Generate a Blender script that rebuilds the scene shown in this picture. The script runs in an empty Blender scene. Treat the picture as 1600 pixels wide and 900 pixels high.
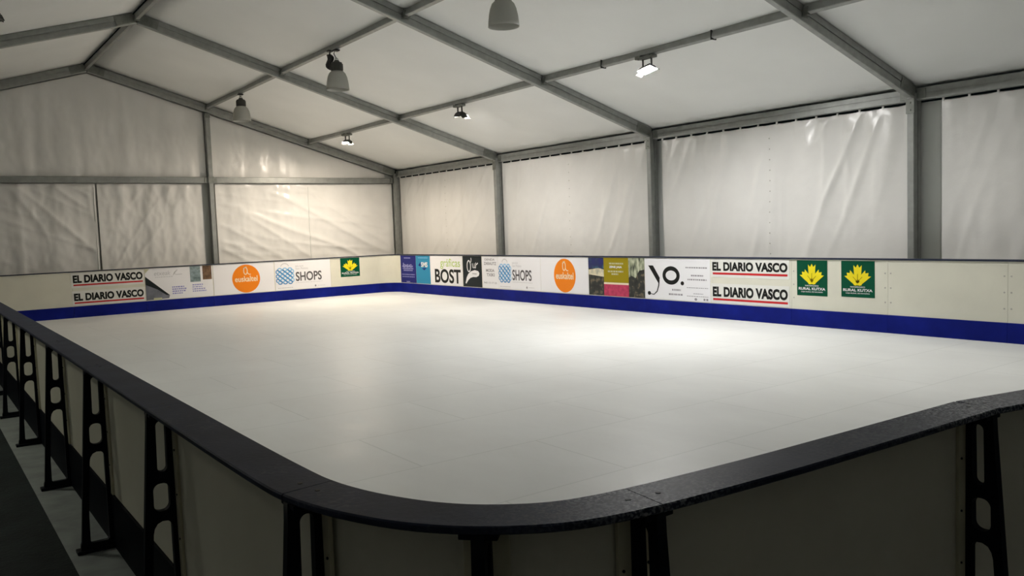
import bpy, bmesh, math, random
from mathutils import Vector, Matrix, noise

random.seed(7)
S = bpy.context.scene
COL = S.collection
PI = math.pi

# ------------------------------------------------------------------ camera
YAW, PITCH, ROLL, FPX, CAMH = 0.6279, 0.0726, -0.0366, 1300.8, 1.6347
fw = Vector((math.sin(YAW)*math.cos(PITCH), math.cos(YAW)*math.cos(PITCH), -math.sin(PITCH)))
r0 = Vector((math.cos(YAW), -math.sin(YAW), 0)); u0 = r0.cross(fw)
rr = r0*math.cos(ROLL) + u0*math.sin(ROLL); uu = -r0*math.sin(ROLL) + u0*math.cos(ROLL)
cam = bpy.data.cameras.new('camera'); cam.sensor_width = 36; cam.lens = 36*FPX/1600
cam.clip_start = 0.05; cam.clip_end = 200
camo = bpy.data.objects.new('camera', cam); COL.objects.link(camo)
M = Matrix.Identity(4)
for i in range(3):
    M[i][0], M[i][1], M[i][2] = rr[i], uu[i], -fw[i]
M[2][3] = CAMH
camo.matrix_world = M
S.camera = camo

# ------------------------------------------------------------------ world + exposure
S.view_settings.view_transform = 'Standard'; S.view_settings.look = 'None'
S.view_settings.exposure = 0.0; S.view_settings.gamma = 1.0
S.view_settings.use_curve_mapping = False
W = bpy.data.worlds.new('night'); S.world = W; W.use_nodes = True
W.node_tree.nodes['Background'].inputs[0].default_value = (0.25, 0.4, 0.45, 1)
W.node_tree.nodes['Background'].inputs[1].default_value = 0.004
FLOOD_WARM = 1400.0      # lit halogen flood next to the gable
FLOOD_COOL = 1350.0      # lit flood of the third bay
FILL_NEAR = 330.0       # unseen fill flood added to brighten the near right ice
FILL_LEFT = 300.0       # unseen weak flood added to lift the outer faces of the left boards
FLOOD_WALL = 800.0      # flood of the second bay, turned to the side wall

# ------------------------------------------------------------------ materials
def mat(name, col, rough=0.5, metal=0.0, spec=0.5, noise_scale=0, noise_amt=0.0, bump=0.0, bump_scale=20, emit=0, coat=0):
    m = bpy.data.materials.new(name); m.use_nodes = True
    nt = m.node_tree; b = nt.nodes['Principled BSDF']
    b.inputs['Base Color'].default_value = (*col, 1)
    b.inputs['Roughness'].default_value = rough
    b.inputs['Metallic'].default_value = metal
    b.inputs['Specular IOR Level'].default_value = spec
    if coat: b.inputs['Coat Weight'].default_value = coat
    if emit:
        b.inputs['Emission Color'].default_value = (*col, 1); b.inputs['Emission Strength'].default_value = emit
    tc = nt.nodes.new('ShaderNodeTexCoord')
    if noise_amt:
        n = nt.nodes.new('ShaderNodeTexNoise'); n.inputs['Scale'].default_value = noise_scale; n.inputs['Detail'].default_value = 5
        nt.links.new(tc.outputs['Object'], n.inputs['Vector'])
        mr = nt.nodes.new('ShaderNodeMapRange'); mr.inputs['From Min'].default_value = .3; mr.inputs['From Max'].default_value = .7
        mr.inputs['To Min'].default_value = 1-noise_amt; mr.inputs['To Max'].default_value = 1+noise_amt
        nt.links.new(n.outputs['Fac'], mr.inputs['Value'])
        mx = nt.nodes.new('ShaderNodeVectorMath'); mx.operation = 'SCALE'; mx.inputs[0].default_value = col
        nt.links.new(mr.outputs['Result'], mx.inputs['Scale'])
        nt.links.new(mx.outputs['Vector'], b.inputs['Base Color'])
    if bump:
        n2 = nt.nodes.new('ShaderNodeTexNoise'); n2.inputs['Scale'].default_value = bump_scale; n2.inputs['Detail'].default_value = 4
        nt.links.new(tc.outputs['Object'], n2.inputs['Vector'])
        bp = nt.nodes.new('ShaderNodeBump'); bp.inputs['Strength'].default_value = bump; bp.inputs['Distance'].default_value = .02
        nt.links.new(n2.outputs['Fac'], bp.inputs['Height']); nt.links.new(bp.outputs['Normal'], b.inputs['Normal'])
    return m

M_ALU = mat('aluminium', (.30, .31, .295), .45, .5, noise_scale=9, noise_amt=.10, bump=.05, bump_scale=60)
M_STEEL = mat('galvanised_steel', (.22, .23, .21), .45, .7, noise_scale=14, noise_amt=.15)
M_ROOF = mat('roof_membrane', (.80, .81, .79), .55, noise_scale=.8, noise_amt=.03, bump=.05, bump_scale=3)
M_TARP = mat('tarpaulin', (.76, .752, .725), .27, spec=.5, noise_scale=1.2, noise_amt=.04, bump=.16, bump_scale=6)
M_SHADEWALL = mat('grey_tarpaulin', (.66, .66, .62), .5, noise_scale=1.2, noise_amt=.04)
M_FLAP = mat('flap_tarpaulin', (.60, .62, .59), .4, noise_scale=1.2, noise_amt=.04)
M_FLOOR = mat('dark_floor', (.020, .028, .028), .8, spec=.2, noise_scale=3, noise_amt=.35, bump=.3, bump_scale=40)
M_MAT = mat('pale_mat', (.27, .30, .29), .6, noise_scale=6, noise_amt=.2)
M_BOARD = mat('board_cream', (.70, .69, .585), .38, spec=.3, noise_scale=2.5, noise_amt=.04, bump=.04, bump_scale=8)
M_BATTEN = mat('batten_cream', (.62, .60, .44), .45, noise_scale=5, noise_amt=.08)
M_BLUE = mat('kick_blue', (.006, .013, .19), .5, spec=.08, noise_scale=3, noise_amt=.2)
M_DARKKICK = mat('kick_dark', (.0025, .0035, .007), .6, spec=.04, noise_scale=6, noise_amt=.2)
M_SUPP = mat('support_black', (.005, .007, .012), .55, spec=.12, noise_scale=12, noise_amt=.25)
M_BLACK = mat('black_plastic', (.012, .012, .012), .5)
M_SCREW = mat('screw_dark', (.01, .01, .012), .6)
M_DOT = mat('bolt_grey', (.42, .41, .36), .5)
M_DARKMETAL = mat('lamp_housing', (.05, .05, .045), .5, .3)
M_TEXT = mat('print_black', (.012, .013, .012), .5, spec=.15)
M_GREY = mat('print_grey', (.30, .29, .31), .5, spec=.15)
M_DGREY = mat('print_dark_grey', (.10, .095, .10), .5, spec=.15)
M_LGREY = mat('print_pale_grey', (.55, .55, .57), .5, spec=.15)
M_RED = mat('print_red', (.55, .025, .03), .5, spec=.15)
M_WHITE = mat('print_white', (.82, .82, .84), .42, spec=.15)
M_WHITE2 = mat('vinyl_white', (.76, .76, .72), .42, spec=.2)
M_GREEN = mat('print_green', (.0, .075, .035), .45, spec=.15)
M_YELLOW = mat('print_yellow', (.86, .72, .02), .5, spec=.15)
M_ORANGE = mat('print_orange', (.85, .235, .012), .45, spec=.15)
M_ORANGE2 = mat('print_pale_orange', (.92, .72, .48), .5, spec=.15)
M_NAVY = mat('print_navy', (.012, .016, .17), .45, spec=.15)
M_LAV = mat('print_lavender', (.30, .30, .58), .5, spec=.15)
M_TEAL = mat('print_teal', (.03, .25, .44), .45, spec=.15)
M_LIME = mat('print_lime', (.42, .58, .14), .5, spec=.15)
M_COAL = mat('print_charcoal', (.014, .020, .022), .45, spec=.15)
M_SKY = mat('print_sky_blue', (.24, .52, .80), .5, spec=.15)
M_MID = mat('print_mid_blue', (.07, .25, .52), .5, spec=.15)
M_OLIVE = mat('print_olive', (.33, .26, .008), .5, spec=.15)
M_PINK = mat('print_raspberry', (.50, .055, .12), .5, spec=.15, noise_scale=14, noise_amt=.25)
M_CREAMP = mat('print_cream', (.85, .72, .55), .5, spec=.15)
M_PGREY = mat('print_slate', (.16, .17, .20), .5, spec=.15, noise_scale=4, noise_amt=.3)
M_BROWN = mat('print_brown', (.16, .10, .06), .5, spec=.15, noise_scale=9, noise_amt=.5)
M_PALEOL = mat('print_pale_olive', (.58, .58, .38), .5, spec=.15)

def ramp_mat(name, stops, scale, stretch=(1, 1, 1)):
    m = bpy.data.materials.new(name); m.use_nodes = True; nt = m.node_tree; b = nt.nodes['Principled BSDF']
    tc = nt.nodes.new('ShaderNodeTexCoord'); mp = nt.nodes.new('ShaderNodeMapping'); mp.inputs['Scale'].default_value = stretch
    n = nt.nodes.new('ShaderNodeTexNoise'); n.inputs['Scale'].default_value = scale; n.inputs['Detail'].default_value = 6
    r = nt.nodes.new('ShaderNodeValToRGB')
    while len(r.color_ramp.elements) < len(stops): r.color_ramp.elements.new(.5)
    for e, (p, c) in zip(r.color_ramp.elements, stops): e.position = p; e.color = (*c, 1)
    nt.links.new(tc.outputs['Object'], mp.inputs['Vector']); nt.links.new(mp.outputs['Vector'], n.inputs['Vector'])
    nt.links.new(n.outputs['Fac'], r.inputs['Fac']); nt.links.new(r.outputs['Color'], b.inputs['Base Color'])
    b.inputs['Roughness'].default_value = .45
    return m
M_CROWD = ramp_mat('print_crowd', [(.40, (.010, .012, .011)), (.55, (.025, .028, .024)), (.64, (.16, .13, .08)), (.75, (.03, .04, .035))], 9)
M_NIGHT = ramp_mat('print_night_sky', [(.3, (.006, .008, .15)), (.55, (.01, .02, .10)), (.7, (.05, .16, .22))], 5)
M_STAND = ramp_mat('print_pale_stand', [(.3, (.30, .32, .26)), (.6, (.75, .68, .48)), (.8, (.4, .42, .35))], 7)
M_TREES = ramp_mat('print_trees', [(.36, (.035, .045, .035)), (.5, (.30, .33, .22)), (.62, (.62, .64, .48)), (.75, (.15, .17, .12))], 6, (2.5, 1, .8))
M_SEA = ramp_mat('print_landscape', [(.35, (.10, .15, .15)), (.6, (.26, .34, .36)), (.8, (.10, .13, .10))], 8)

# cap rail: dark plastic with scuffs
def cap_material():
    m = mat('cap_rail_plastic', (.026, .033, .058), .5, spec=.08, noise_scale=5, noise_amt=.2, bump=.05, bump_scale=60)
    nt = m.node_tree; b = nt.nodes['Principled BSDF']; src = b.inputs['Base Color'].links[0].from_socket
    tc = nt.nodes.new('ShaderNodeTexCoord')
    n = nt.nodes.new('ShaderNodeTexNoise'); n.inputs['Scale'].default_value = 55; n.inputs['Detail'].default_value = 3
    n2 = nt.nodes.new('ShaderNodeTexNoise'); n2.inputs['Scale'].default_value = 2.6
    for k in (n, n2): nt.links.new(tc.outputs['Object'], k.inputs['Vector'])
    mu = nt.nodes.new('ShaderNodeMath'); mu.operation = 'MULTIPLY'
    nt.links.new(n.outputs['Fac'], mu.inputs[0]); nt.links.new(n2.outputs['Fac'], mu.inputs[1])
    mr = nt.nodes.new('ShaderNodeMapRange'); mr.inputs['From Min'].default_value = .29; mr.inputs['From Max'].default_value = .42
    mr.inputs['To Max'].default_value = .45
    nt.links.new(mu.outputs[0], mr.inputs['Value'])
    mx = nt.nodes.new('ShaderNodeMix'); mx.data_type = 'RGBA'
    nt.links.new(mr.outputs['Result'], mx.inputs[0]); nt.links.new(src, mx.inputs[6]); mx.inputs[7].default_value = (.10, .11, .13, 1)
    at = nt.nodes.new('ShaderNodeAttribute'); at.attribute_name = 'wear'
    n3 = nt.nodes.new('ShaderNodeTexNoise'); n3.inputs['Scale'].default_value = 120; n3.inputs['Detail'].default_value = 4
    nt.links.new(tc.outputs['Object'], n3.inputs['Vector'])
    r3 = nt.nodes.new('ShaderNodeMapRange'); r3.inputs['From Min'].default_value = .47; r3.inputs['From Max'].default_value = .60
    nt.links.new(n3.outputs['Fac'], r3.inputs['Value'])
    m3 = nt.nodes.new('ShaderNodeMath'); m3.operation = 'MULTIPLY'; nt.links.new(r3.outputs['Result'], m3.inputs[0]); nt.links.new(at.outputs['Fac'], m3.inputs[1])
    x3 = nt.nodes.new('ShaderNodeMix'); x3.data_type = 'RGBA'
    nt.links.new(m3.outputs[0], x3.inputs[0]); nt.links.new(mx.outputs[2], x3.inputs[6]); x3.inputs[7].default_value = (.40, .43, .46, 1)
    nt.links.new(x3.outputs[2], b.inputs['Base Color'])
    return m
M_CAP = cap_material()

def ice_material():
    m = bpy.data.materials.new('synthetic_ice'); m.use_nodes = True; nt = m.node_tree; b = nt.nodes['Principled BSDF']
    L = nt.links.new
    tc = nt.nodes.new('ShaderNodeTexCoord')
    br = nt.nodes.new('ShaderNodeTexBrick'); br.inputs['Scale'].default_value = 1.0
    br.inputs['Brick Width'].default_value = 2.0; br.inputs['Row Height'].default_value = 1.0
    br.inputs['Mortar Size'].default_value = .006; br.inputs['Mortar Smooth'].default_value = .4
    br.inputs['Color1'].default_value = (.80, .815, .80, 1); br.inputs['Color2'].default_value = (.785, .80, .785, 1)
    br.inputs['Mortar'].default_value = (.66, .68, .66, 1)
    L(tc.outputs['Object'], br.inputs['Vector'])
    mp = nt.nodes.new('ShaderNodeMapping'); mp.inputs['Scale'].default_value = (1, .5, 1); mp.inputs['Rotation'].default_value = (0, 0, .5)
    L(tc.outputs['Object'], mp.inputs['Vector'])
    n = nt.nodes.new('ShaderNodeTexNoise'); n.inputs['Scale'].default_value = 1.7; n.inputs['Detail'].default_value = 8; n.inputs['Roughness'].default_value = .65
    L(mp.outputs['Vector'], n.inputs['Vector'])
    mr = nt.nodes.new('ShaderNodeMapRange'); mr.inputs['From Min'].default_value = .3; mr.inputs['From Max'].default_value = .7
    mr.inputs['To Min'].default_value = .95; mr.inputs['To Max'].default_value = 1.04
    L(n.outputs['Fac'], mr.inputs['Value'])
    vm = nt.nodes.new('ShaderNodeVectorMath'); vm.operation = 'SCALE'
    L(br.outputs['Color'], vm.inputs[0]); L(mr.outputs['Result'], vm.inputs['Scale']); L(vm.outputs['Vector'], b.inputs['Base Color'])
    mr2 = nt.nodes.new('ShaderNodeMapRange'); mr2.inputs['From Min'].default_value = .3; mr2.inputs['From Max'].default_value = .7
    mr2.inputs['To Min'].default_value = .32; mr2.inputs['To Max'].default_value = .50
    L(n.outputs['Fac'], mr2.inputs['Value']); L(mr2.outputs['Result'], b.inputs['Roughness'])
    b.inputs['Specular IOR Level'].default_value = .07
    bp = nt.nodes.new('ShaderNodeBump'); bp.inputs['Strength'].default_value = .06; bp.inputs['Distance'].default_value = .01
    n3 = nt.nodes.new('ShaderNodeTexNoise'); n3.inputs['Scale'].default_value = 7; n3.inputs['Detail'].default_value = 4
    L(tc.outputs['Object'], n3.inputs['Vector']); L(n3.outputs['Fac'], bp.inputs['Height']); L(bp.outputs['Normal'], b.inputs['Normal'])
    return m
M_ICE = ice_material()

def shade_material():
    m = bpy.data.materials.new('frosted_shade'); m.use_nodes = True; nt = m.node_tree
    nt.nodes.remove(nt.nodes['Principled BSDF']); out = nt.nodes['Material Output']
    d = nt.nodes.new('ShaderNodeBsdfDiffuse'); d.inputs[0].default_value = (.58, .59, .55, 1)
    t = nt.nodes.new('ShaderNodeBsdfTranslucent'); t.inputs[0].default_value = (.6, .6, .56, 1)
    g = nt.nodes.new('ShaderNodeBsdfGlossy'); g.inputs[1].default_value = .25
    a = nt.nodes.new('ShaderNodeMixShader'); a.inputs[0].default_value = .45
    c = nt.nodes.new('ShaderNodeMixShader'); c.inputs[0].default_value = .07
    L = nt.links.new
    wv = nt.nodes.new('ShaderNodeTexNoise'); wv.inputs['Scale'].default_value = 25
    bp = nt.nodes.new('ShaderNodeBump'); bp.inputs['Strength'].default_value = .2; L(wv.outputs['Fac'], bp.inputs['Height'])
    L(bp.outputs['Normal'], g.inputs['Normal'])
    L(d.outputs[0], a.inputs[1]); L(t.outputs[0], a.inputs[2]); L(a.outputs[0], c.inputs[1]); L(g.outputs[0], c.inputs[2]); L(c.outputs[0], out.inputs[0])
    return m
M_SHADE = shade_material()
M_LENS_WARM = mat('lens_warm', (1.0, .86, .70), .2, emit=FLOOD_WARM)
M_LENS_COOL = mat('lens_white', (1.0, .98, .96), .2, emit=FLOOD_COOL)
M_LENS_WALL = mat('lens_warm_white', (1.0, .94, .88), .2, emit=FLOOD_WALL)
M_LENS_FILL_NEAR = mat('lens_fill_near', (1.0, .97, .92), .2, emit=FILL_NEAR)
M_LENS_FILL_LEFT = mat('lens_fill_left', (1.0, .97, .80), .2, emit=FILL_LEFT)
M_LENS_OFF = mat('lens_off', (.35, .36, .35), .15)

# ------------------------------------------------------------------ helpers
def tag(o, label=None, cat=None, group=None, kind=None):
    if label: o['label'] = label
    if cat: o['category'] = cat
    if group: o['group'] = group
    if kind: o['kind'] = kind
    return o
def empty(name, loc=(0, 0, 0), rotz=0):
    o = bpy.data.objects.new(name, None); COL.objects.link(o); o.location = loc; o.rotation_euler = (0, 0, rotz)
    o.empty_display_size = .1
    return o
def obj(name, bm, m, parent=None, smooth=False):
    me = bpy.data.meshes.new(name)
    if isinstance(bm, bmesh.types.BMesh):
        bm.normal_update(); bm.to_mesh(me); bm.free()
    else: me = bm
    me.materials.clear()
    for k in (m if isinstance(m, (list, tuple)) else [m]): me.materials.append(k)
    if smooth:
        for p in me.polygons: p.use_smooth = True
    o = bpy.data.objects.new(name, me); COL.objects.link(o)
    if parent: o.parent = parent
    return o
def dup(root, loc=None):
    c = root.copy(); COL.objects.link(c)
    if loc is not None: c.location = loc
    for ch in list(root.children):
        d = ch.copy(); COL.objects.link(d); d.parent = c
        for g in list(ch.children):
            e = g.copy(); COL.objects.link(e); e.parent = d
    return c
def shift(bm, v):
    for x in bm.verts: x.co -= Vector(v)
    return bm
def box(bm, a, b, bev=0):
    a, b = Vector(a), Vector(b)
    r = bmesh.ops.create_cube(bm, size=1)
    for v in r['verts']:
        v.co = Vector([(a[i]+b[i])/2 + v.co[i]*(b[i]-a[i]) for i in range(3)])
    if bev:
        es = list({e for v in r['verts'] for e in v.link_edges})
        bmesh.ops.bevel(bm, geom=es, offset=bev, segments=2, affect='EDGES', profile=.6)
    return bm
def cyl(bm, p0, p1, r, n=16, r2=None):
    p0, p1 = Vector(p0), Vector(p1); d = p1-p0
    q = Vector((0, 0, 1)).rotation_difference(d.normalized()).to_matrix().to_4x4()
    res = bmesh.ops.create_cone(bm, cap_ends=True, segments=n, radius1=r, radius2=r if r2 is None else r2, depth=d.length)
    bmesh.ops.transform(bm, matrix=Matrix.Translation((p0+p1)/2) @ q, verts=res['verts'])
    return bm
def tube(bm, pts, r, n=8, closed=False):
    pts = [Vector(p) for p in pts]; rings = []
    N = len(pts)
    for i, p in enumerate(pts):
        if closed: t = pts[(i+1) % N]-pts[i-1]
        else: t = pts[min(i+1, N-1)]-pts[max(i-1, 0)]
        t.normalize(); a = Vector((0, 0, 1)) if abs(t.z) < .9 else Vector((1, 0, 0))
        x = t.cross(a).normalized(); y = t.cross(x)
        rings.append([bm.verts.new(p + x*r*math.cos(2*PI*k/n) + y*r*math.sin(2*PI*k/n)) for k in range(n)])
    for i in range(N if closed else N-1):
        A, B = rings[i], rings[(i+1) % N]
        for k in range(n): bm.faces.new((A[k], A[(k+1) % n], B[(k+1) % n], B[k]))
    if not closed:
        bm.faces.new(rings[0]); bm.faces.new(list(reversed(rings[-1])))
    bmesh.ops.recalc_face_normals(bm, faces=bm.faces[:])
    return bm
def lathe(bm, prof, n=40):
    rings = []
    for r, z in prof: rings.append([bm.verts.new((r*math.cos(2*PI*k/n), r*math.sin(2*PI*k/n), z)) for k in range(n)])
    for A, B in zip(rings, rings[1:]):
        for k in range(n): bm.faces.new((A[k], A[(k+1) % n], B[(k+1) % n], B[k]))
    bmesh.ops.remove_doubles(bm, verts=bm.verts[:], dist=1e-5)
    bmesh.ops.recalc_face_normals(bm, faces=bm.faces[:])
    return bm
def beam(bm, p0, p1, w, h, side, groove=True):
    """extruded aluminium profile; w across `side`, h across the third axis; grooves along both wide faces"""
    p0, p1 = Vector(p0), Vector(p1); t = (p1-p0).normalized(); s = Vector(side); s = (s - t*s.dot(t)).normalized(); n = s.cross(t)
    a, b = w/2, h/2; c = .008; g = .012; gw = .010
    if groove:
        pr = [(-a+c, -b), (a-c, -b), (a, -b+c), (a, -gw), (a-g, -gw), (a-g, gw), (a, gw), (a, b-c), (a-c, b), (-a+c, b), (-a, b-c), (-a, gw), (-a+g, gw), (-a+g, -gw), (-a, -gw), (-a, -b+c)]
    else:
        pr = [(-a+c, -b), (a-c, -b), (a, -b+c), (a, b-c), (a-c, b), (-a+c, b), (-a, b-c), (-a, -b+c)]
    A = [bm.verts.new(p0+s*x+n*y) for x, y in pr]; B = [bm.verts.new(p1+s*x+n*y) for x, y in pr]
    k = len(pr)
    for i in range(k): bm.faces.new((A[i], A[(i+1) % k], B[(i+1) % k], B[i]))
    bm.faces.new(A); bm.faces.new(list(reversed(B)))
    bmesh.ops.recalc_face_normals(bm, faces=bm.faces[:])
    return bm
def sweep(bm, path, prof):
    """profile of (outward offset, z) pairs carried along a plan path; outward is to the left of travel"""
    N = len(path); rings = []
    for i, (x, y) in enumerate(path):
        a = Vector(path[max(i-1, 0)]); b = Vector(path[min(i+1, N-1)]); t = (b-a).normalized(); n = Vector((-t.y, t.x))
        rings.append([bm.verts.new((x+n.x*o, y+n.y*o, z)) for o, z in prof])
    k = len(prof)
    for A, B in zip(rings, rings[1:]):
        for j in range(k): bm.faces.new((A[j], A[(j+1) % k], B[(j+1) % k], B[j]))
    bm.faces.new(rings[0]); bm.faces.new(list(reversed(rings[-1])))
    bmesh.ops.recalc_face_normals(bm, faces=bm.faces[:])
    return bm
def offset_path(path, o):
    N = len(path); out = []
    for i, (x, y) in enumerate(path):
        a = Vector(path[max(i-1, 0)]); b = Vector(path[min(i+1, N-1)]); t = (b-a).normalized()
        out.append((x-t.y*o, y+t.x*o))
    return out

# ------------------------------------------------------------------ tent dimensions
X1, Y1, ZE, XR, ZR = 11.363, 21.082, 3.254, 3.628, 5.567
T1, T2 = .3275, .663
XL = 2*XR - X1
FR = [Y1-5*i for i in range(6)]
def slope(t, side=1):        # point on the rafter line, t=0 eave, 1 ridge
    x = X1+(XR-X1)*t
    return (x if side > 0 else 2*XR-x, ZE+(ZR-ZE)*t)
FZ = -.015
YN = FR[-1]

# ------------------------------------------------------------------ floor, ceiling, outer walls (structure)
bm = bmesh.new(); box(bm, (XL-.3, YN-.3, FZ-.1), (X1+.4, Y1+.4, FZ)); tag(obj('floor', bm, M_FLOOR), kind='structure')
bm = bmesh.new()
nrm = Vector((-(ZR-ZE), 0, XR-X1)); nrm = Vector((ZR-ZE, 0, X1-XR)).normalized()
OFF = .135
for i in range(5):
    for side in (1, -1):
        nu, nv = 12, 18; grid = []
        for a in range(nu+1):
            row = []
            for b in range(nv+1):
                t = -.03+1.03*b/nv; y = FR[i]+.05-(5.0)*a/nu
                x, z = slope(t, side)
                sag = .035*math.sin(PI*a/nu)*math.sin(PI*b/nv)+.012*noise.noise((x*.8, y*.8, side))*math.sin(PI*a/nu)
                z2 = z + OFF*nrm.z - sag; x2 = x + OFF*nrm.x*side
                row.append(bm.verts.new((x2, y, z2)))
            grid.append(row)
        for a in range(nu):
            for b in range(nv): bm.faces.new((grid[a][b], grid[a+1][b], grid[a+1][b+1], grid[a][b+1]))
bmesh.ops.remove_doubles(bm, verts=bm.verts[:], dist=.004)
bmesh.ops.solidify(bm, geom=bm.faces[:], thickness=.006)
tag(obj('ceiling', bm, M_ROOF, smooth=True), kind='structure')
bm = bmesh.new(); box(bm, (X1+.20, YN-.1, FZ), (X1+.21, Y1+.2, ZE-.10)); tag(obj('wall_right', bm, M_FLAP), kind='structure')
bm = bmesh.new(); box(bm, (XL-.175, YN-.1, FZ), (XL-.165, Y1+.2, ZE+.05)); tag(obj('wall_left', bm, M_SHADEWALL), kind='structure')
def gable_wall(name, y, m):
    bm = bmesh.new()
    prof = [(XL-.16, FZ), (X1+.16, FZ), (X1+.16, ZE), (XR, ZR+.06), (XL-.16, ZE)]
    A = [bm.verts.new((x, y, z)) for x, z in prof]; B = [bm.verts.new((x, y+.01, z)) for x, z in prof]
    bm.faces.new(A); bm.faces.new(list(reversed(B)))
    for i in range(5): bm.faces.new((A[i], A[(i+1) % 5], B[(i+1) % 5], B[i]))
    bmesh.ops.recalc_face_normals(bm, faces=bm.faces[:])
    return tag(obj(name, bm, m), kind='structure')
gable_wall('wall_far', Y1+.20, M_FLAP)
gable_wall('wall_near', YN-.05, M_SHADEWALL)

# ------------------------------------------------------------------ tent frame
ORD = ['at the far corner', 'second from the far corner', 'third from the far corner', 'fourth from the far corner']
def plate(bm, c, sx, sy, sz, bev=.004): box(bm, (c[0]-sx/2, c[1]-sy/2, c[2]-sz/2), (c[0]+sx/2, c[1]+sy/2, c[2]+sz/2), bev)
for i in range(4):
    y = FR[i]
    r = empty('tent_post', (X1, y, FZ))
    tag(r, ['grey aluminium side post standing in the far corner of the tent', 'grey aluminium side post behind the boards, next one after the corner post',
            'grey aluminium side post behind the boards, third counting from the corner post', 'nearest grey aluminium side post, at right behind the boards beyond the green signs'][i], 'post', 'tent side posts')
    bm = bmesh.new(); beam(bm, (.04, 0.02, 0), (.04, .02, ZE-FZ+.02), .10, .20, (0, 1, 0)); obj('upright', bm, M_ALU, r)
    bm = bmesh.new(); plate(bm, (.03, .02, .006), .28, .24, .012); obj('base_plate', bm, M_STEEL, r)
    bm = bmesh.new(); plate(bm, (-.066, .02, ZE-FZ-.16), .01, .12, .2)
    cb = obj('corner_bracket', bm, M_STEEL, r)
    for dz in (-.05, .05):
        bm = bmesh.new(); cyl(bm, (-.071, .02, ZE-FZ-.16+dz), (-.083, .02, ZE-FZ-.16+dz), .014, 6); obj('bolt', bm, M_STEEL, cb)
RL = ['against the gable wall', 'second from the gable wall', 'third from the gable wall', 'meeting the nearest side post']
def rafter(i, side, label):
    y = FR[i]; ex, ez = slope(0, side); rx, rz = slope(1, side)
    r = empty('roof_rafter', (ex, y, ez)); tag(r, label, 'rafter', 'tent roof rafters')
    d = Vector((rx-ex, 0, rz-ez)); n = Vector((nrm.x*side, 0, nrm.z))
    o = n*.03
    bm = bmesh.new(); beam(bm, o+d*.012+Vector((0, .02, 0)), o+d*.996+Vector((0, .02, 0)), .09, .195, (0, 1, 0)); obj('rafter_profile', bm, M_ALU, r)
    for t0, t1 in ((.005, .05), (.955, .994)):
        bm = bmesh.new(); beam(bm, o+d*t0+Vector((0, .02, 0)), o+d*t1+Vector((0, .02, 0)), .11, .16, (0, 1, 0), False)
        obj('joint_sleeve', bm, M_STEEL, r)
    for t in (T1, T2):
        c = d*t + o + Vector((0, .02, 0))
        for sy in (-1, 1):
            bm = bmesh.new(); box(bm, (c.x-.06, c.y+sy*.046-.004, c.z-.05), (c.x+.06, c.y+sy*.046+.004, c.z+.05))
            obj('purlin_bracket', bm, M_STEEL, r)
for i in range(4): rafter(i, 1, 'grey aluminium roof rafter on the right slope, '+RL[i])
for i in range(2): rafter(i, -1, 'grey aluminium roof rafter on the left slope, '+RL[i])
def purlin(t, i, label, side=1, straps=()):
    x, z = slope(t, side); y0, y1 = FR[i]-.03, FR[i+1]+.07
    ym = (y0+y1)/2
    r = empty('roof_purlin', (x, ym, z)); tag(r, label, 'purlin', 'tent roof purlins')
    n = Vector((nrm.x*side, 0, nrm.z)) if t < 1 else Vector((0, 0, 1))
    c = n*(.075 if t < 1 else .04)
    bm = bmesh.new(); beam(bm, c+Vector((0, y0-ym, 0)), c+Vector((0, y1-ym, 0)), .075, .11, (n.z, 0, -n.x), False); obj('purlin_profile', bm, M_ALU, r)
    for yy in (y0-ym-.03, y1-ym+.03):
        bm = bmesh.new(); plate(bm, (c.x, yy, c.z-.02), .10, .06, .10); obj('end_fitting', bm, M_STEEL, r)
    for s in straps:
        bm = bmesh.new(); plate(bm, (c.x, s-ym, c.z), .10, .02, .14, .003); obj('strap', bm, M_BLACK, r)
BAY = ['in the bay next to the gable wall', 'in the second bay from the gable wall', 'in the third bay from the gable wall', 'in the nearest bay']
for i in range(3): purlin(1.0, i, 'dark ridge purlin at the roof peak, '+['in the bay next to the gable wall', 'in the second bay from the gable wall', 'in the third bay from the gable wall'][i])
for i in range(3): purlin(T2, i, 'purlin carrying the bell lamps, right slope, '+BAY[i])
for i in range(4): purlin(T1, i, 'purlin carrying the floodlights, right slope, '+BAY[i], straps=((7.45, 9.6) if i == 2 else ()))
purlin(T2, 1, 'upper grey purlin on the left slope, at the left edge of the photo', side=-1)
purlin(T2, 0, 'upper grey purlin on the left slope, running to the gable wall', side=-1)
for i in range(4):
    ym = FR[i]-2.5
    r = empty('eave_beam', (X1+.06, ym, ZE)); tag(r, 'grey eave beam along the right wall, '+['in the bay beside the far corner', 'in the second bay from the far corner', 'in the third bay from the far corner', 'in the nearest bay at the right edge'][i], 'beam', 'tent eave beams')
    bm = bmesh.new(); beam(bm, (0, -2.43, 0), (0, 2.47, 0), .10, .17, (1, 0, 0)); obj('beam_profile', bm, M_ALU, r)
    for yy in (-2.36, 2.40):
        bm = bmesh.new(); plate(bm, (-.056, yy, 0), .012, .12, .13); obj('end_fitting', bm, M_STEEL, r)
GX = XR + (X1-XR)*(1-T2)
r = empty('gable_post', (GX, Y1, FZ)); tag(r, 'grey aluminium post standing in the middle of the gable wall', 'post')
gz = slope(T2)[1]
bm = bmesh.new(); beam(bm, (0, .05, 0), (0, .05, gz-FZ-.085), .11, .18, (1, 0, 0)); obj('upright', bm, M_ALU, r)
bm = bmesh.new(); plate(bm, (0, .05, .006), .24, .28, .012); obj('base_plate', bm, M_STEEL, r)
bm = bmesh.new(); plate(bm, (0, -.048, gz-FZ-.15), .12, .012, .10); obj('clamp_plate', bm, M_STEEL, r)
bm = bmesh.new(); plate(bm, (0, -.048, 3.07-FZ), .14, .014, .16); obj('clamp_plate', bm, M_STEEL, r)
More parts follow.
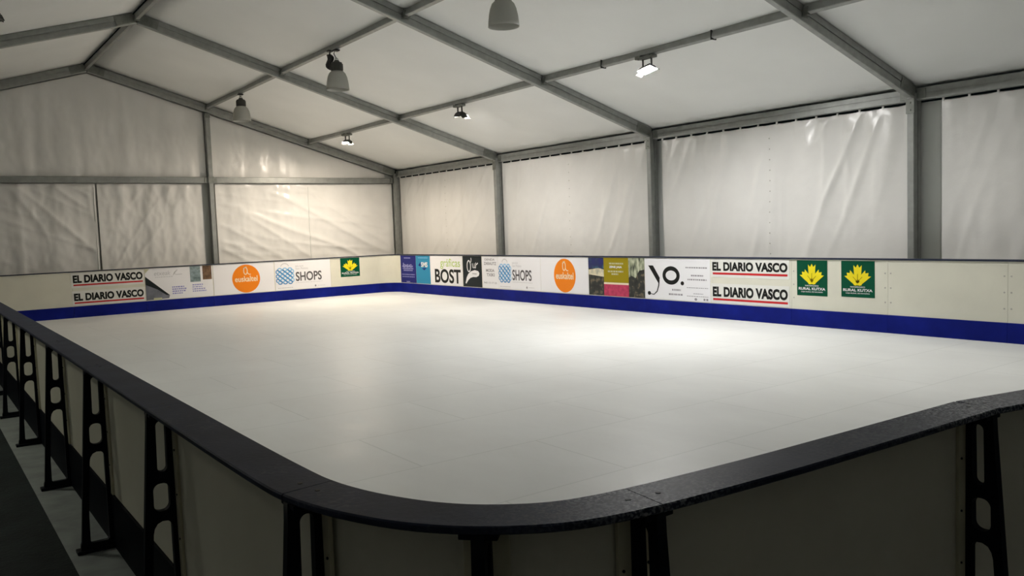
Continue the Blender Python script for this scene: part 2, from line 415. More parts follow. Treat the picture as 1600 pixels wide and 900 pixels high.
for a, b, lab in ((GX+.06, X1-.08, 'grey horizontal gable rail to the right of the gable post'), (XL+.1, GX-.06, 'grey horizontal gable rail to the left of the gable post')):
    r = empty('gable_rail', ((a+b)/2, Y1+.04, 3.07)); tag(r, lab, 'beam', 'gable rails')
    h = (b-a)/2
    bm = bmesh.new(); beam(bm, (-h, 0, 0), (h, 0, 0), .15, .09, (0, 0, 1)); obj('beam_profile', bm, M_ALU, r)
    for s in (-1, 1):
        bm = bmesh.new(); plate(bm, (s*(h-.05), -.05, 0), .09, .012, .12); obj('end_fitting', bm, M_STEEL, r)

# ------------------------------------------------------------------ tarpaulin wall sheets
def folds(u, w, seed, vert, diag, ang, fine, gather, H):
    """displacement of a hanging sheet; u along, w above its hem"""
    f = 1.5*vert*noise.noise((u*1.9+seed, w*.30, seed*2.1)) + .6*vert*noise.noise((u*4.6+seed, w*.45, seed*1.3))
    env = max(0, .45+1.1*noise.noise((u*.55, w*.7, seed+9)))
    for j, da in enumerate((0, .38)):
        ca, sa = math.cos(ang+da), math.sin(ang+da)
        a = u*ca+w*sa; b = -u*sa+w*ca
        k = abs(noise.noise((a*(2.2+1.3*j)+seed*3, b*.30, seed+j*4)))
        f += diag*(1.0-.45*j)*max(0, 1-k*3.2)**2*env
    f += 2.2*fine*noise.noise((u*5+seed, w*2.6, seed)) + 1.2*fine*noise.noise((u*11, w*6, seed+2))
    top = max(0, 1-(H-w)/.55)
    f += gather*top*math.sin(u*17+2*noise.noise((u*1.5, 0, seed)))
    return f
def sheet(name, label, origin, rotz, L, zb, ztop, m, seed, vert=.02, diag=.0, ang=.6, fine=.004, gather=.0, group=None, seams=(), tabs=0, du=.036, seam_kind='dot'):
    """local x along the sheet, local -y into the room"""
    r = empty(name, origin, rotz); tag(r, label, 'tarpaulin', group)
    nu = max(2, int(L/du)); bm = bmesh.new(); G = []
    H0 = max(ztop(0), ztop(L), ztop(L/2))-zb
    nw = max(2, int(H0/.04))
    for a in range(nu+1):
        u = L*a/nu; row = []
        zt = ztop(u)
        if tabs: zt -= .016*abs(math.sin(PI*u/tabs))**.6
        for b in range(nw+1):
            w = (zt-zb)*b/nw
            e = min(1, u/.15, (L-u)/.15)*min(1, (zt-zb-w)/.10+.25)
            d = folds(u, w, seed, vert, diag, ang, fine, gather, zt-zb)*max(e, .12)
            row.append(bm.verts.new((u, -.01-d-.012, zb+w)))
        G.append(row)
    for a in range(nu):
        for b in range(nw): bm.faces.new((G[a][b], G[a+1][b], G[a+1][b+1], G[a][b+1]))
    bmesh.ops.recalc_face_normals(bm, faces=bm.faces[:])
    me = obj('sheet', bm, m, r, smooth=True)
    if tabs:
        k = 0
        while k*tabs <= L:
            u = min(max(k*tabs, .02), L-.02); z = ztop(u)
            bm = bmesh.new(); box(bm, (u-.014, -.03, z-.02), (u+.014, -.012, z+.03)); k += 1
            obj('tie_strap', bm, m, r)
    for s in seams:
        bm = bmesh.new()
        z = zb+.2; zt = ztop(s)
        if seam_kind == 'dot':
            while z < zt-.15:
                d = folds(s, z-zb, seed, vert, diag, ang, fine, gather, zt-zb)
                cyl(bm, (s, -.026-d, z), (s, -.020-d, z), .011, 8); z += .17
            obj('eyelet_row', bm, M_DOT, r)
        else:
            pts = []
            while z < zt-.02:
                d = folds(s, z-zb, seed, vert, diag, ang, fine, gather, zt-zb)
                pts.append((s, -.024-d, z)); z += .1
            tube(bm, pts, .008, 6); obj('hem_seam', bm, M_FLAP, r)
    return r
RW = X1+.125
LAB = ['white tarpaulin on the right side, between the corner post and the next', 'bright white tarpaulin on the right side, between second and third posts from the corner',
       'cream white tarpaulin wall sheet on the right side, above the four yellow and green or black lettered signs', 'grey white tarpaulin at the right edge, beyond the nearest side post']
LAB[2] = 'wide cream tarpaulin on the right side, between the third and nearest posts'
cfg = [dict(seed=3.1, vert=.014, diag=.018, ang=-.75, fine=.002, gather=.0), dict(seed=8.4, vert=.016, diag=.030, ang=-.45, fine=.003, gather=.002),
       dict(seed=5.7, vert=.020, diag=.036, ang=-.40, fine=.003, gather=.010), dict(seed=11.3, vert=.026, diag=.020, ang=-.3, fine=.004, gather=.012)]
for i in range(4):
    y0 = FR[i]-.05-(.12 if i == 2 else .02 if i < 2 else .28); y1 = FR[i+1]+.08
    L = y0-y1
    sheet('tarpaulin_sheet', LAB[i], (RW, y0, 0), -PI/2, L, .0, lambda u: ZE-.108, M_TARP, group='right side wall sheets', seams=(L*.5,), tabs=.36, **cfg[i])
GY = Y1+.13
zr = lambda x: ZE+(ZR-ZE)*(1-abs(x-XR)/(X1-XR))-.085
R0 = 3.07-.085
sheet('tarpaulin_sheet', 'white triangular gable sheet above the rail, right of the gable post', (GX+.07, GY, 0), 0, X1-.28-GX-.07, 3.152, lambda u: max(3.16, zr(GX+.07+u)), M_TARP, seed=2.2, vert=.020, fine=.003, group='gable wall sheets')
sheet('tarpaulin_sheet', 'grey white gable sheet above the rail, left of the gable post, under the ridge', (XL+.4, GY, 0), 0, GX-.07-XL-.4, 3.152, lambda u: max(3.16, zr(XL+.4+u)), M_TARP, seed=6.6, vert=.030, fine=.005, group='gable wall sheets')
sheet('tarpaulin_sheet', 'shiny crumpled gable sheet below the rail, between gable post and corner', (GX+.12, GY, 0), 0, X1-.08-GX-.12, .0, lambda u: R0, M_TARP, seed=4.5, vert=.018, diag=.045, ang=1.05, fine=.004, gather=.006, group='gable wall sheets', seams=(2.42,), seam_kind='hem')
sheet('tarpaulin_sheet', 'pleated white gable sheet below the rail, just left of the gable post', (3.68, GY, 0), 0, GX-.20-3.68, .0, lambda u: R0, M_TARP, seed=7.9, vert=.036, diag=.02, ang=-.6, fine=.008, gather=.018, group='gable wall sheets')
sheet('tarpaulin_sheet', 'creased grey white gable sheet below the rail at the left edge of the photo', (-.6, GY, 0), 0, 4.24, .0, lambda u: R0, M_TARP, seed=9.3, vert=.028, diag=.05, ang=.75, fine=.006, gather=.010, group='gable wall sheets', seams=(4.2,), seam_kind='hem')

# ------------------------------------------------------------------ rink boards
XB, YB = 10.837, 20.4265
def arc(c, r, a0, a1, n=14): return [(c[0]+r*math.cos(a0+(a1-a0)*k/n), c[1]+r*math.sin(a0+(a1-a0)*k/n)) for k in range(n+1)]
def catmull(P, n=6):
    out = []
    for i in range(len(P)-1):
        p0, p1, p2, p3 = P[max(i-1, 0)], P[i], P[i+1], P[min(i+2, len(P)-1)]
        for k in range(n):
            t = k/n
            out.append(tuple(.5*((2*p1[j])+(-p0[j]+p2[j])*t+(2*p0[j]-5*p1[j]+4*p2[j]-p3[j])*t*t+(-p0[j]+3*p1[j]-3*p2[j]+p3[j])*t**3) for j in (0, 1)))
    out.append(P[-1]); return out
def trim_path(path, g):
    path = [Vector(p) for p in path]
    path[0] = path[0]+(path[1]-path[0]).normalized()*g; path[-1] = path[-1]+(path[-2]-path[-1]).normalized()*g
    return [tuple(p) for p in path]
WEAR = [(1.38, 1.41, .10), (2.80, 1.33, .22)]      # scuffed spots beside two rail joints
def board(path, zt, label, group, inner=True, outer=True, screws=False, bolts=False):
    """path = centre line of the cap rail; outward lies to the left of travel"""
    c = path[len(path)//2] if len(path) > 2 else ((path[0][0]+path[1][0])/2, (path[0][1]+path[1][1])/2)
    r = empty('rink_board', (c[0], c[1], FZ)); tag(r, label, 'rink board', group)
    o = (c[0], c[1], FZ); p = trim_path(path, .0015)
    if len(p) == 2:
        a, b = Vector(p[0]), Vector(p[1]); p = [tuple(a.lerp(b, k/12)) for k in range(13)]
    bm = bmesh.new(); sweep(bm, p, [(-.055, FZ), (-.025, FZ), (-.025, zt-.02), (-.055, zt-.02)]); obj('panel', shift(bm, o), M_BOARD, r)
    bm = bmesh.new(); sweep(bm, p, [(-.072, zt-.020), (.072, zt-.020), (.076, zt-.016), (.076, zt-.004), (.072, zt), (-.072, zt), (-.076, zt-.004), (-.076, zt-.016)])
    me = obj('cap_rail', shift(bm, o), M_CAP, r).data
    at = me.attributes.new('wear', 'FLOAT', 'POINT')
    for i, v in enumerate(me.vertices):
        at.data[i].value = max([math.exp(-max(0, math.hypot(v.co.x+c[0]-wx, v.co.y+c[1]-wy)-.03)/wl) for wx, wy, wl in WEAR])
    bm = bmesh.new(); sweep(bm, p, [(-.067, FZ), (-.055, FZ), (-.055, .248), (-.063, .248), (-.067, .244)]); obj('kick_plate', shift(bm, o), M_BLUE, r)
    if outer:
        bm = bmesh.new(); sweep(bm, p, [(-.025, FZ), (-.013, FZ), (-.013, .275), (-.017, .279), (-.025, .279)]); k = obj('outer_kick_plate', shift(bm, o), M_DARKKICK, r); k['label'] = 'dark outer kick plate'
    if screws:
        P = [Vector(q) for q in path]
        for e, f in ((P[0], P[1]), (P[-1], P[-2])):
            d = (f-e).normalized(); q = e+d*.045
            bm = bmesh.new(); cyl(bm, (q.x, q.y, zt-.004), (q.x, q.y, zt+.0012), .007, 12); obj('screw', shift(bm, o), M_SCREW, r)
    if bolts:
        P = [Vector(q) for q in path]
        for e, f in ((P[0], P[1]), (P[-1], P[-2])):
            d = (f-e).normalized(); n = Vector((-(P[1]-P[0]).y, (P[1]-P[0]).x)).normalized(); q = e+d*.04
            for z in (.42, .62, .82):
                bm = bmesh.new(); a = q-n*.053; b = q-n*.058; cyl(bm, (a.x, a.y, z), (b.x, b.y, z), .011, 10); obj('bolt', shift(bm, o), M_DOT, r)
    return r
ZN, ZF = .98, 1.02
EW = ['first', 'second', 'third', 'fourth', 'fifth', 'sixth', 'seventh', 'eighth', 'ninth', 'tenth', 'eleventh', 'twelfth']
# near rounded corner, centre line (travelling from the right run round to the left run, so outward is on the left)
NEARC = [(2.885, 1.334), (2.5, 1.347), (2.15, 1.360), (1.85, 1.373), (1.54, 1.395), (1.39, 1.410), (1.28, 1.428), (1.18, 1.458), (1.09, 1.510), (1.00, 1.588), (.93, 1.680), (.875, 1.790), (.833, 1.910), (.806, 2.045), (.797, 2.20), (.793, 2.6), (.793, 3.466)]
NP = catmull(NEARC, 6)
iA = NEARC.index((1.39, 1.410))*6; iB = NEARC.index((.806, 2.045))*6
left_run = [3.466, 4.876, 6.325, 7.86, 9.27, 10.75, 12.25, 13.75, 15.25, 16.75, 18.25, 19.85]
p_angle = (2.885, 1.334); ang = math.radians(-12)
p1 = (p_angle[0]+1.48*math.cos(ang), p_angle[1]+1.48*math.sin(ang)); 
board(list(reversed([p_angle, p1])), ZN, 'near rink board with dark cap, angling outward at the right edge', 'near boards', screws=True)
board(NP[:iA+1], ZN, 'near rink board with dark cap at lower right, beside the curved corner', 'near boards', screws=True)
board(NP[iA:iB+1], ZN, 'curved rink board with dark cap forming the rounded near corner', 'near boards', screws=True)
prev = None
board(NP[iB:], ZN, 'cream rink board on the left run, first behind the near corner', 'near boards', screws=True)
for k in range(len(left_run)-1):
    board([(.793, left_run[k]), (.793, left_run[k+1])], ZN, 'cream rink board on the left run, %s behind the near corner' % EW[k+1], 'near boards', screws=(k < 3))
# far side: inside faces at XB / YB; cap centre line lies .055 outside the inside face
cx, cy = XB+.055, YB+.055
rb = [4.634+1.535*k for k in range(-2, 11)]
RWD = ['right of the green signs, at the right edge', 'right of the second green sign, mostly bare', 'carrying the two green signs', 'carrying the two black lettered white signs', 'carrying the sign with slanted black letter',
       'carrying the olive and raspberry photo banner', 'carrying the orange disc', 'carrying the blue lattice logo', 'carrying the black leaf banner', 'carrying the sign with green over black letters', 'carrying the navy and teal banners']
for k in range(len(rb)-1):
    lab = 'right wall rink board, blue kick plate, ' + (RWD[k-1] if k >= 1 else 'nearest to the camera')
    board([(cx, rb[k+1]), (cx, rb[k])][::-1] if False else [(cx, rb[k+1]), (cx, rb[k])], ZF, lab, 'right wall boards', outer=False, bolts=(k in (1, 2, 3)))
gx = [1.40, 2.92, 4.43, 5.95, 7.47, 8.98, 10.36]
GWD = ['bare, at the left edge beside the left run', 'carrying the two black lettered strips', 'carrying the white sign with the dark triangle', 'carrying the orange disc', 'carrying the blue lattice logo', 'carrying the single green sign']
for k in range(6):
    board([(gx[k], cy), (gx[k+1], cy)], ZF, 'gable wall rink board, blue kick plate, '+GWD[k], 'gable wall boards', outer=False)
rc = cx-10.36
yend = rb[-1]; ry = cy-yend
corner = [(10.36+rc*math.sin(PI/2*k/14), yend+ry*math.cos(PI/2*k/14)) for k in range(15)]
board(corner, ZF, 'curved rink board in the rounded far corner, bare cream', 'gable wall boards', outer=False)
lc = [(.793+.607*(1-math.cos(PI/2*k/12)), 19.85+(cy-19.85)*math.sin(PI/2*k/12)) for k in range(13)]
board(lc, 1.0, 'curved rink board where the left run meets the gable wall boards', 'gable wall boards')

# check the direction of travel (outward on the left): right wall and gable travel are fixed below by construction

# ice sheet
inner = [p for p in offset_path(NP, -.069)]
poly = inner + [(.863, 19.8)] + [(.863+.55*(1-math.cos(PI/2*k/12)), 19.85+(YB-.013-19.85)*math.sin(PI/2*k/12)) for k in range(13)]
poly += [(10.36+(rc-.069)*math.sin(PI/2*k/14), yend+(ry-.069)*math.cos(PI/2*k/14)) for k in range(15)]
poly += [(XB-.014, 1.6), (p1[0], p1[1]+.075)]
bm = bmesh.new(); vs = [bm.verts.new((x-5.8, y-11, 0)) for x, y in poly]; f = bm.faces.new(vs)
ex = bmesh.ops.extrude_face_region(bm, geom=[f])
for v in ex['geom']:
    if isinstance(v, bmesh.types.BMVert): v.co.z = FZ+.001
bmesh.ops.recalc_face_normals(bm, faces=bm.faces[:])
ice = obj('ice_sheet', bm, M_ICE); ice.location = (5.8, 11, 0)
tag(ice, 'white synthetic ice surface with faint tile seams inside the boards', 'ice rink')
# pale mat strip outside the near boards
bm = bmesh.new(); sweep(bm, [(.793, 19.8)] + [(.793, 4.0)] + list(reversed(NP))[1:] if False else list(NP)+[(.793, 8.), (.793, 19.6)], [(-.03, FZ), (.206, FZ), (.206, FZ+.003), (-.03, FZ+.003)])
mt = obj('floor_mat', bm, M_MAT); tag(mt, 'pale grey strip of matting on the dark floor under the board supports', 'mat')

# ------------------------------------------------------------------ board supports (plastic buttresses with three openings)
def capsule(x0, x1, z0, z1, r=None, n=7, sk=0):
    w = x1-x0; r = min(w/2, (z1-z0)/2) if r is None else r; P = []
    for cxx, czz, a in ((x1-r, z1-r, 0), (x0+r, z1-r, PI/2), (x0+r, z0+r, PI), (x1-r, z0+r, 1.5*PI)):
        for k in range(n): 
            t = a+PI/2*k/(n-1); px, pz = cxx+r*math.cos(t), czz+r*math.sin(t); P.append((px+sk*(z1-pz), pz))
    return P
def support_mesh():
    cu = bpy.data.curves.new('support_outline', 'CURVE'); cu.dimensions = '2D'; cu.fill_mode = 'BOTH'; cu.extrude = .015
    zt = ZN-.0205-FZ
    out = [(.0, .004), (.0, zt), (.088, zt), (.090, zt-.05), (.122, .50), (.155, .06), (.160, .045), (.163, .004)]
    loops = [out, capsule(.020, .058, .735, zt-.035, sk=.02), capsule(.020, .082, .578, .690, .027, sk=.015),
             [(.018, .515), (.024, .528), (.034, .536), (.055, .538), (.074, .530), (.086, .512), (.091, .49), (.112, .20), (.114, .06), (.106, .05), (.03, .05), (.02, .06)]]
    for lp in loops:
        sp = cu.splines.new('POLY'); sp.points.add(len(lp)-1)
        for q, (a, b) in zip(sp.points, lp): q.co = (a, b, 0, 1)
        sp.use_cyclic_u = True
    o = bpy.data.objects.new('tmp', cu); COL.objects.link(o)
    me = bpy.data.meshes.new_from_object(o.evaluated_get(bpy.context.evaluated_depsgraph_get()))
    bpy.data.objects.remove(o); bpy.data.curves.remove(cu)
    for v in me.vertices: v.co = Vector((v.co.z, v.co.x, v.co.y))     # x tangent, y outward, z up
    me.name = 'web'; return me
WEB = support_mesh()
sup0 = None
def support(pt, tan, label, batten=True):
    """pt on the cap centre line, tan = direction of travel (outward on its left)"""
    global sup0
    t = Vector(tan).normalized(); n = Vector((-t.y, t.x)); base = Vector(pt)-n*.0125
    rot = math.atan2(t.y, t.x)
    if sup0 is None:
        r = empty('board_support', (base.x, base.y, FZ), rot)
        obj('web', WEB, M_SUPP, r)
        bm = bmesh.new(); box(bm, (-.034, .0, .003), (.034, .182, .022), .004); obj('foot', bm, M_SUPP, r)
        bm = bmesh.new(); box(bm, (-.045, -.010, ZN-.0335-FZ), (.045, .084, ZN-.0205-FZ), .003); obj('top_bracket', bm, M_SUPP, r)
        bm = bmesh.new(); box(bm, (-.055, -.0122, .296), (.055, -.0005, ZN-.034-FZ), .002); b = obj('joint_batten', bm, M_BATTEN, r); b['label'] = 'cream batten covering the board joint'
        for z in (.46, .64, .82):
            for s in (-.042, .042):
                bm = bmesh.new(); cyl(bm, (s, -.004, z), (s, .003, z), .004, 8); obj('batten_bolt', bm, M_SCREW, b)
        sup0 = r
    else:
        r = dup(sup0, (base.x, base.y, FZ)); r.rotation_euler = (0, 0, rot)
    tag(r, label, 'board support', 'black board supports')
    return r
support((2.862, 1.335), (-1, .03), 'black pierced board support at the right edge under the rail joint')
support((1.375, 1.4125), (-1, .0), 'black pierced board support under the right end of the curved rail')
im = NEARC.index((1.00, 1.588))*6
support(NP[im-2], Matrix.Rotation(-.06, 2) @ (Vector(NP[im])-Vector(NP[im-4])), 'black board support seen end on, in the middle of the curved corner')
support(NP[iB-1], (.02, 1), 'black pierced board support under the left end of the curved corner rail')
for k, y in enumerate(left_run[:-1]):
    support((.793, y), (0, 1), 'black pierced board support on the left run, %s behind the rounded corner' % EW[k])

# ------------------------------------------------------------------ lettering and signs on the boards
def text_piece(s, x0, z0, x1, z1, bold=.0, shear=0, align_keep=False):
    cu = bpy.data.curves.new('t', 'FONT'); cu.body = s; cu.size = 1; cu.offset = bold; cu.resolution_u = 6; cu.shear = shear; cu.space_character = 1.03 if bold > .04 else 1
    o = bpy.data.objects.new('t', cu); COL.objects.link(o)
    me = bpy.data.meshes.new_from_object(o.evaluated_get(bpy.context.evaluated_depsgraph_get()))
    bpy.data.objects.remove(o); bpy.data.curves.remove(cu)
    xs = [v.co.x for v in me.vertices]; ys = [v.co.y for v in me.vertices]
    ax, bx, ay, by = min(xs), max(xs), min(ys), max(ys)
    V = [(x0+(v.co.x-ax)/(bx-ax)*(x1-x0), z0+(v.co.y-ay)/(by-ay)*(z1-z0)) for v in me.vertices]
    F = [tuple(p.vertices) for p in me.polygons]
    bpy.data.meshes.remove(me)
    return V, F
def poly_piece(P): return P, [tuple(range(len(P)))]
def rect(x0, z0, x1, z1): return poly_piece([(x0, z0), (x1, z0), (x1, z1), (x0, z1)])
def ellipse(cx, cz, rx, rz, n=48): return poly_piece([(cx+rx*math.cos(2*PI*k/n), cz+rz*math.sin(2*PI*k/n)) for k in range(n)])
def stroke(P, w, w1=None, closed=False):
    P = [Vector(p) for p in P]; N = len(P); V = []; F = []
    for i, p in enumerate(P):
        a = P[i-1] if closed else P[max(i-1, 0)]; b = P[(i+1) % N] if closed else P[min(i+1, N-1)]
        t = (b-a).normalized(); n = Vector((-t.y, t.x)); ww = w if w1 is None else w+(w1-w)*i/(N-1)
        V += [tuple(p+n*ww/2), tuple(p-n*ww/2)]
    for i in range(N if closed else N-1):
        j = (i+1) % N; F.append((2*i, 2*i+1, 2*j+1, 2*j))
    return V, F
def ring(cx, cz, rx, rz, w, a0=0, a1=2*PI, n=36):
    full = abs(a1-a0) > 6.2
    return stroke([(cx+rx*math.cos(a0+(a1-a0)*k/(n if full else n-1)), cz+rz*math.sin(a0+(a1-a0)*k/(n if full else n-1))) for k in range(n)], w, closed=full)
def squiggle(x0, x1, z, h, seed, n=None):
    """one line of small unreadable print"""
    rd = random.Random(seed); out = []; x = x0
    while x < x1-.004:
        wd = min(rd.uniform(.02, .05), x1-x); out.append(rect(x, z-h/2, x+wd, z+h/2)); x += wd+rd.uniform(.008, .016)
    return out
def print_on(root, name, pieces, m, layer=1, label=None):
    bm = bmesh.new(); y = -.003-.0018*layer
    for V, F in pieces:
        vs = [bm.verts.new((x, y, z)) for x, z in V]
        for f in F:
            try: bm.faces.new([vs[i] for i in f])
            except ValueError: pass
    bm.normal_update()
    for f in bm.faces:
        if f.normal.y > 0: f.normal_flip()
    o = obj(name, bm, m, root)
    if label: o['label'] = label
    return o
def banner(name, wall, a, b, z0, z1, m, label, cat, group=None):
    """sheet fixed to a board; local x runs left to right as seen, z up from its lower edge"""
    L = abs(b-a)
    bm = bmesh.new(); box(bm, (0, -.003, 0), (L, 0, z1-z0)); o = obj(name, bm, m)
    if wall == 'R': o.location = (XB-.0008, a, z0); o.rotation_euler = (0, 0, -PI/2)
    else: o.location = (a, YB-.0008, z0)
    tag(o, label, cat, group); return o
ZK, ZTOP = .262, .992
H = ZTOP-ZK
def q(o, name, pieces, m, layer=1, label=None): return print_on(o, name, pieces, m, layer, label)

# --- right wall, from the corner towards the camera
b = banner('banner', 'R', 20.02, 19.19, ZK, ZTOP, M_NAVY, 'navy banner with pale small print, first after the far corner on the right wall', 'banner')
q(b, 'small_print', sum([squiggle(.20, .55, .66, .03, 1), squiggle(.10, .68, .44, .04, 2), squiggle(.12, .70, .38, .035, 3), squiggle(.16, .66, .33, .03, 4), squiggle(.06, .76, .22, .025, 5), squiggle(.08, .74, .16, .022, 6), squiggle(.3, .5, .03, .03, 7)], []), M_LAV)
q(b, 'heading', [text_piece('bsc', .14, .41, .62, .53, .02)], M_LAV, 2)
b = banner('banner', 'R', 19.18, 18.46, ZK, ZTOP, M_TEAL, 'teal banner with a small white patch, right of the navy banner', 'banner')
q(b, 'lettering', [text_piece('SMS', .27, .43, .60, .56, .03)], M_WHITE, 2); q(b, 'speech_tail', [poly_piece([(.12, .47), (.24, .57), (.25, .44)]), poly_piece([(.30, .40), (.55, .41), (.42, .35)])], M_NAVY)
q(b, 'small_print', squiggle(.12, .62, .67, .022, 8), M_SKY)
b = banner('banner', 'R', 18.45, 16.93, ZK, ZTOP, M_WHITE, 'white banner with a small green word above big black letters', 'banner')
q(b, 'green_lettering', [text_piece('gráficas', .50, .40, 1.42, .66, .004)], M_LIME); q(b, 'black_lettering', [text_piece('BOST', .22, .05, 1.44, .40, .028)], M_TEXT)
b = banner('banner', 'R', 16.91, 16.10, ZK, ZTOP, M_COAL, 'black banner with white script and a white leaf shape', 'banner')
leaf = [(.10, .08), (.16, .22), (.24, .31), (.36, .37), (.52, .40), (.66, .38), (.71, .33), (.68, .27), (.58, .235), (.44, .235), (.32, .21), (.22, .15), (.14, .07)]
q(b, 'leaf', [poly_piece(leaf)], M_WHITE); q(b, 'leaf_print', [squiggle(.42, .62, .315, .02, 9)[0], rect(.46, .305, .60, .32)], M_GREY, 2)
q(b, 'script_lettering', [ring(.27, .49, .075, .13, .03), stroke([(.36, .58), (.38, .65), (.37, .69)], .022), stroke([(.42, .56), (.44, .46), (.49, .45), (.51, .56), (.50, .47), (.55, .45)], .026), stroke([(.56, .45), (.57, .58), (.60, .53), (.66, .57)], .026)], M_WHITE)
b = banner('banner', 'R', 16.08, 15.44, ZK, ZTOP, M_WHITE, 'narrow white banner with short lines of dark print, beside the leaf banner', 'banner')
q(b, 'print_lines', [text_piece('DENDA', .12, .63, .52, .68, .02), text_piece('ZARAUTZ', .08, .53, .58, .60, .03), text_piece('MODA', .16, .37, .50, .44, .03), text_piece('TXIKI', .18, .27, .50, .34, .03), text_piece('943 13 17 22', .06, .10, .58, .14, .01)], M_GREY)

def lattice_banner(b, w, flip=False):
    """blue woven knot logo with bag handle and the word at its right"""
    P1, P2 = [], []
    x0, x1, z0, z1 = .06, .06+.40*w, .19, .52
    cols = 3; cw = (x1-x0)/cols; rh = (z1-z0)/3
    for c in range(cols):
        for rrow in range(3):
            ccx, ccz = x0+(c+.5)*cw, z0+(rrow+.5)*rh
            P1.append(stroke([(ccx-cw*.5, ccz-rh*.5), (ccx+cw*.5, ccz+rh*.5)], .034))
            P2.append(stroke([(ccx-cw*.5, ccz+rh*.5), (ccx+cw*.5, ccz-rh*.5)], .034))
    for c in range(cols):
        P1.append(ring(x0+(c+.5)*cw, z1, cw*.36, .035, .026, 0, PI)); P2.append(ring(x0+(c+.5)*cw, z0, cw*.36, .035, .026, PI, 2*PI))
    for rrow in range(3):
        P2.append(ring(x0, z0+(rrow+.5)*rh, .03, rh*.36, .024, PI/2, 1.5*PI)); P1.append(ring(x1, z0+(rrow+.5)*rh, .03, rh*.36, .024, -PI/2, PI/2))
    q(b, 'lattice_logo', P1, M_SKY); q(b, 'lattice_strands', P2, M_MID, 2)
    q(b, 'bag_handle', [ring((x0+x1)/2, z1+.07, .10*w, .08, .018, 0.1, PI-.1)], M_LGREY)
    xs = x1+.08
    q(b, 'big_lettering', [text_piece('SHOPS', xs, .205, xs+.70*w, .44, .02)], M_DGREY)
    q(b, 'small_lettering', [text_piece('San Pelaio', xs, .50, xs+.34*w, .555, 0), text_piece('kaleko dendak', xs, .57, xs+.22*w, .615, 0)], M_LGREY)
    q(b, 'fine_print', squiggle(xs, xs+.72*w, .165, .010, 21)+squiggle(x0, x1, .055, .016, 22)+squiggle(xs+.58*w, xs+.78*w, .06, .010, 23), M_LGREY)
    q(b, 'social_icon', [ellipse(xs+.52*w, .06, .022, .026)], M_GREY)
b = banner('banner', 'R', 15.43, 13.88, ZK, ZTOP, M_WHITE, 'white banner with blue lattice logo and grey capitals, on the right wall', 'banner'); lattice_banner(b, 1.0)
def orange_banner(b, cxx):
    c = H/2-.01; R = .345
    q(b, 'orange_disc', [ellipse(cxx, c, R, R)], M_ORANGE)
    q(b, 'disc_lettering', [text_piece('euskaltel', cxx-.28, c-.075, cxx+.28, c+.065, .02)], M_ORANGE2, 2)
    q(b, 'loop_logo', [ring(cxx-.01, c+.19, .045, .085, .022), stroke([(cxx+.03, c+.15), (cxx+.07, c+.105), (cxx+.12, c+.10)], .02), stroke([(cxx-.06, c+.24), (cxx-.03, c+.28), (cxx+.02, c+.285)], .02)], M_ORANGE2, 2)
b = banner('banner', 'R', 13.87, 12.35, ZK, ZTOP, M_WHITE, 'white banner with a large orange disc, on the right wall', 'banner'); orange_banner(b, .79)
b = banner('banner', 'R', 12.34, 10.81, ZK, ZTOP, M_CROWD, 'photo banner with olive and raspberry panel between dark crowd pictures', 'banner')
q(b, 'night_picture', [rect(0, .52, .44, H)], M_NIGHT); q(b, 'pale_stand', [poly_piece([(0, .40), (.44, .36), (.44, .50), (.3, .53), (0, .49)])], M_STAND)
q(b, 'olive_panel', [rect(.44, .255, 1.12, H)], M_OLIVE); q(b, 'raspberry_panel', [rect(.44, 0, 1.12, .225)], M_PINK); q(b, 'cream_band', [rect(.44, .222, 1.12, .258)], M_CREAMP, 2)
q(b, 'panel_lettering', [text_piece('ZINE JAIA', .60, .525, .95, .575, .04)], M_WHITE, 3)
q(b, 'panel_small_print', squiggle(.60, .98, .62, .03, 31)+squiggle(.56, .98, .47, .03, 32)+squiggle(.66, .84, .42, .03, 33), M_PALEOL, 2)
q(b, 'raspberry_print', squiggle(.52, 1.04, .17, .02, 34)+squiggle(.62, .95, .12, .03, 35), M_CREAMP, 4) if False else None
q(b, 'tree_picture', [poly_piece([(1.12, .36), (1.20, .40), (1.30, .36), (1.40, .50), (1.53, .52), (1.53, H), (1.12, H)])], M_TREES)
b = banner('banner', 'R', 10.80, 9.28, ZK, ZTOP, M_WHITE, 'white banner with a slanted black letter, a round letter and a dot', 'banner')
q(b, 'big_lettering', [poly_piece([(.09, .60), (.21, .60), (.37, .38), (.345, .27)]), stroke([(.352, .34), (.338, .24), (.30, .14), (.22, .08), (.14, .09)], .03, .012), ellipse(.105, .10, .04, .035), ring(.64, .43, .165, .125, .075), ellipse(.90, .30, .04, .035)], M_TEXT)
fp = sum([squiggle(.98, 1.46, .575, .022, 41), squiggle(1.10, 1.38, .44, .024, 42), squiggle(1.02, 1.44, .37, .024, 43), squiggle(1.0, 1.48, .23, .010, 44), squiggle(.66, .86, .18, .03, 45), squiggle(.58, .9, .10, .03, 46), squiggle(1.15, 1.36, .13, .012, 47), squiggle(1.0, 1.48, .085, .010, 48)], [])
q(b, 'small_print', fp, M_GREY); q(b, 'icon_row', [ellipse(1.20, .035, .03, .022), rect(1.37, .02, 1.41, .055), rect(1.43, .02, 1.47, .055)], M_GREY, 2)

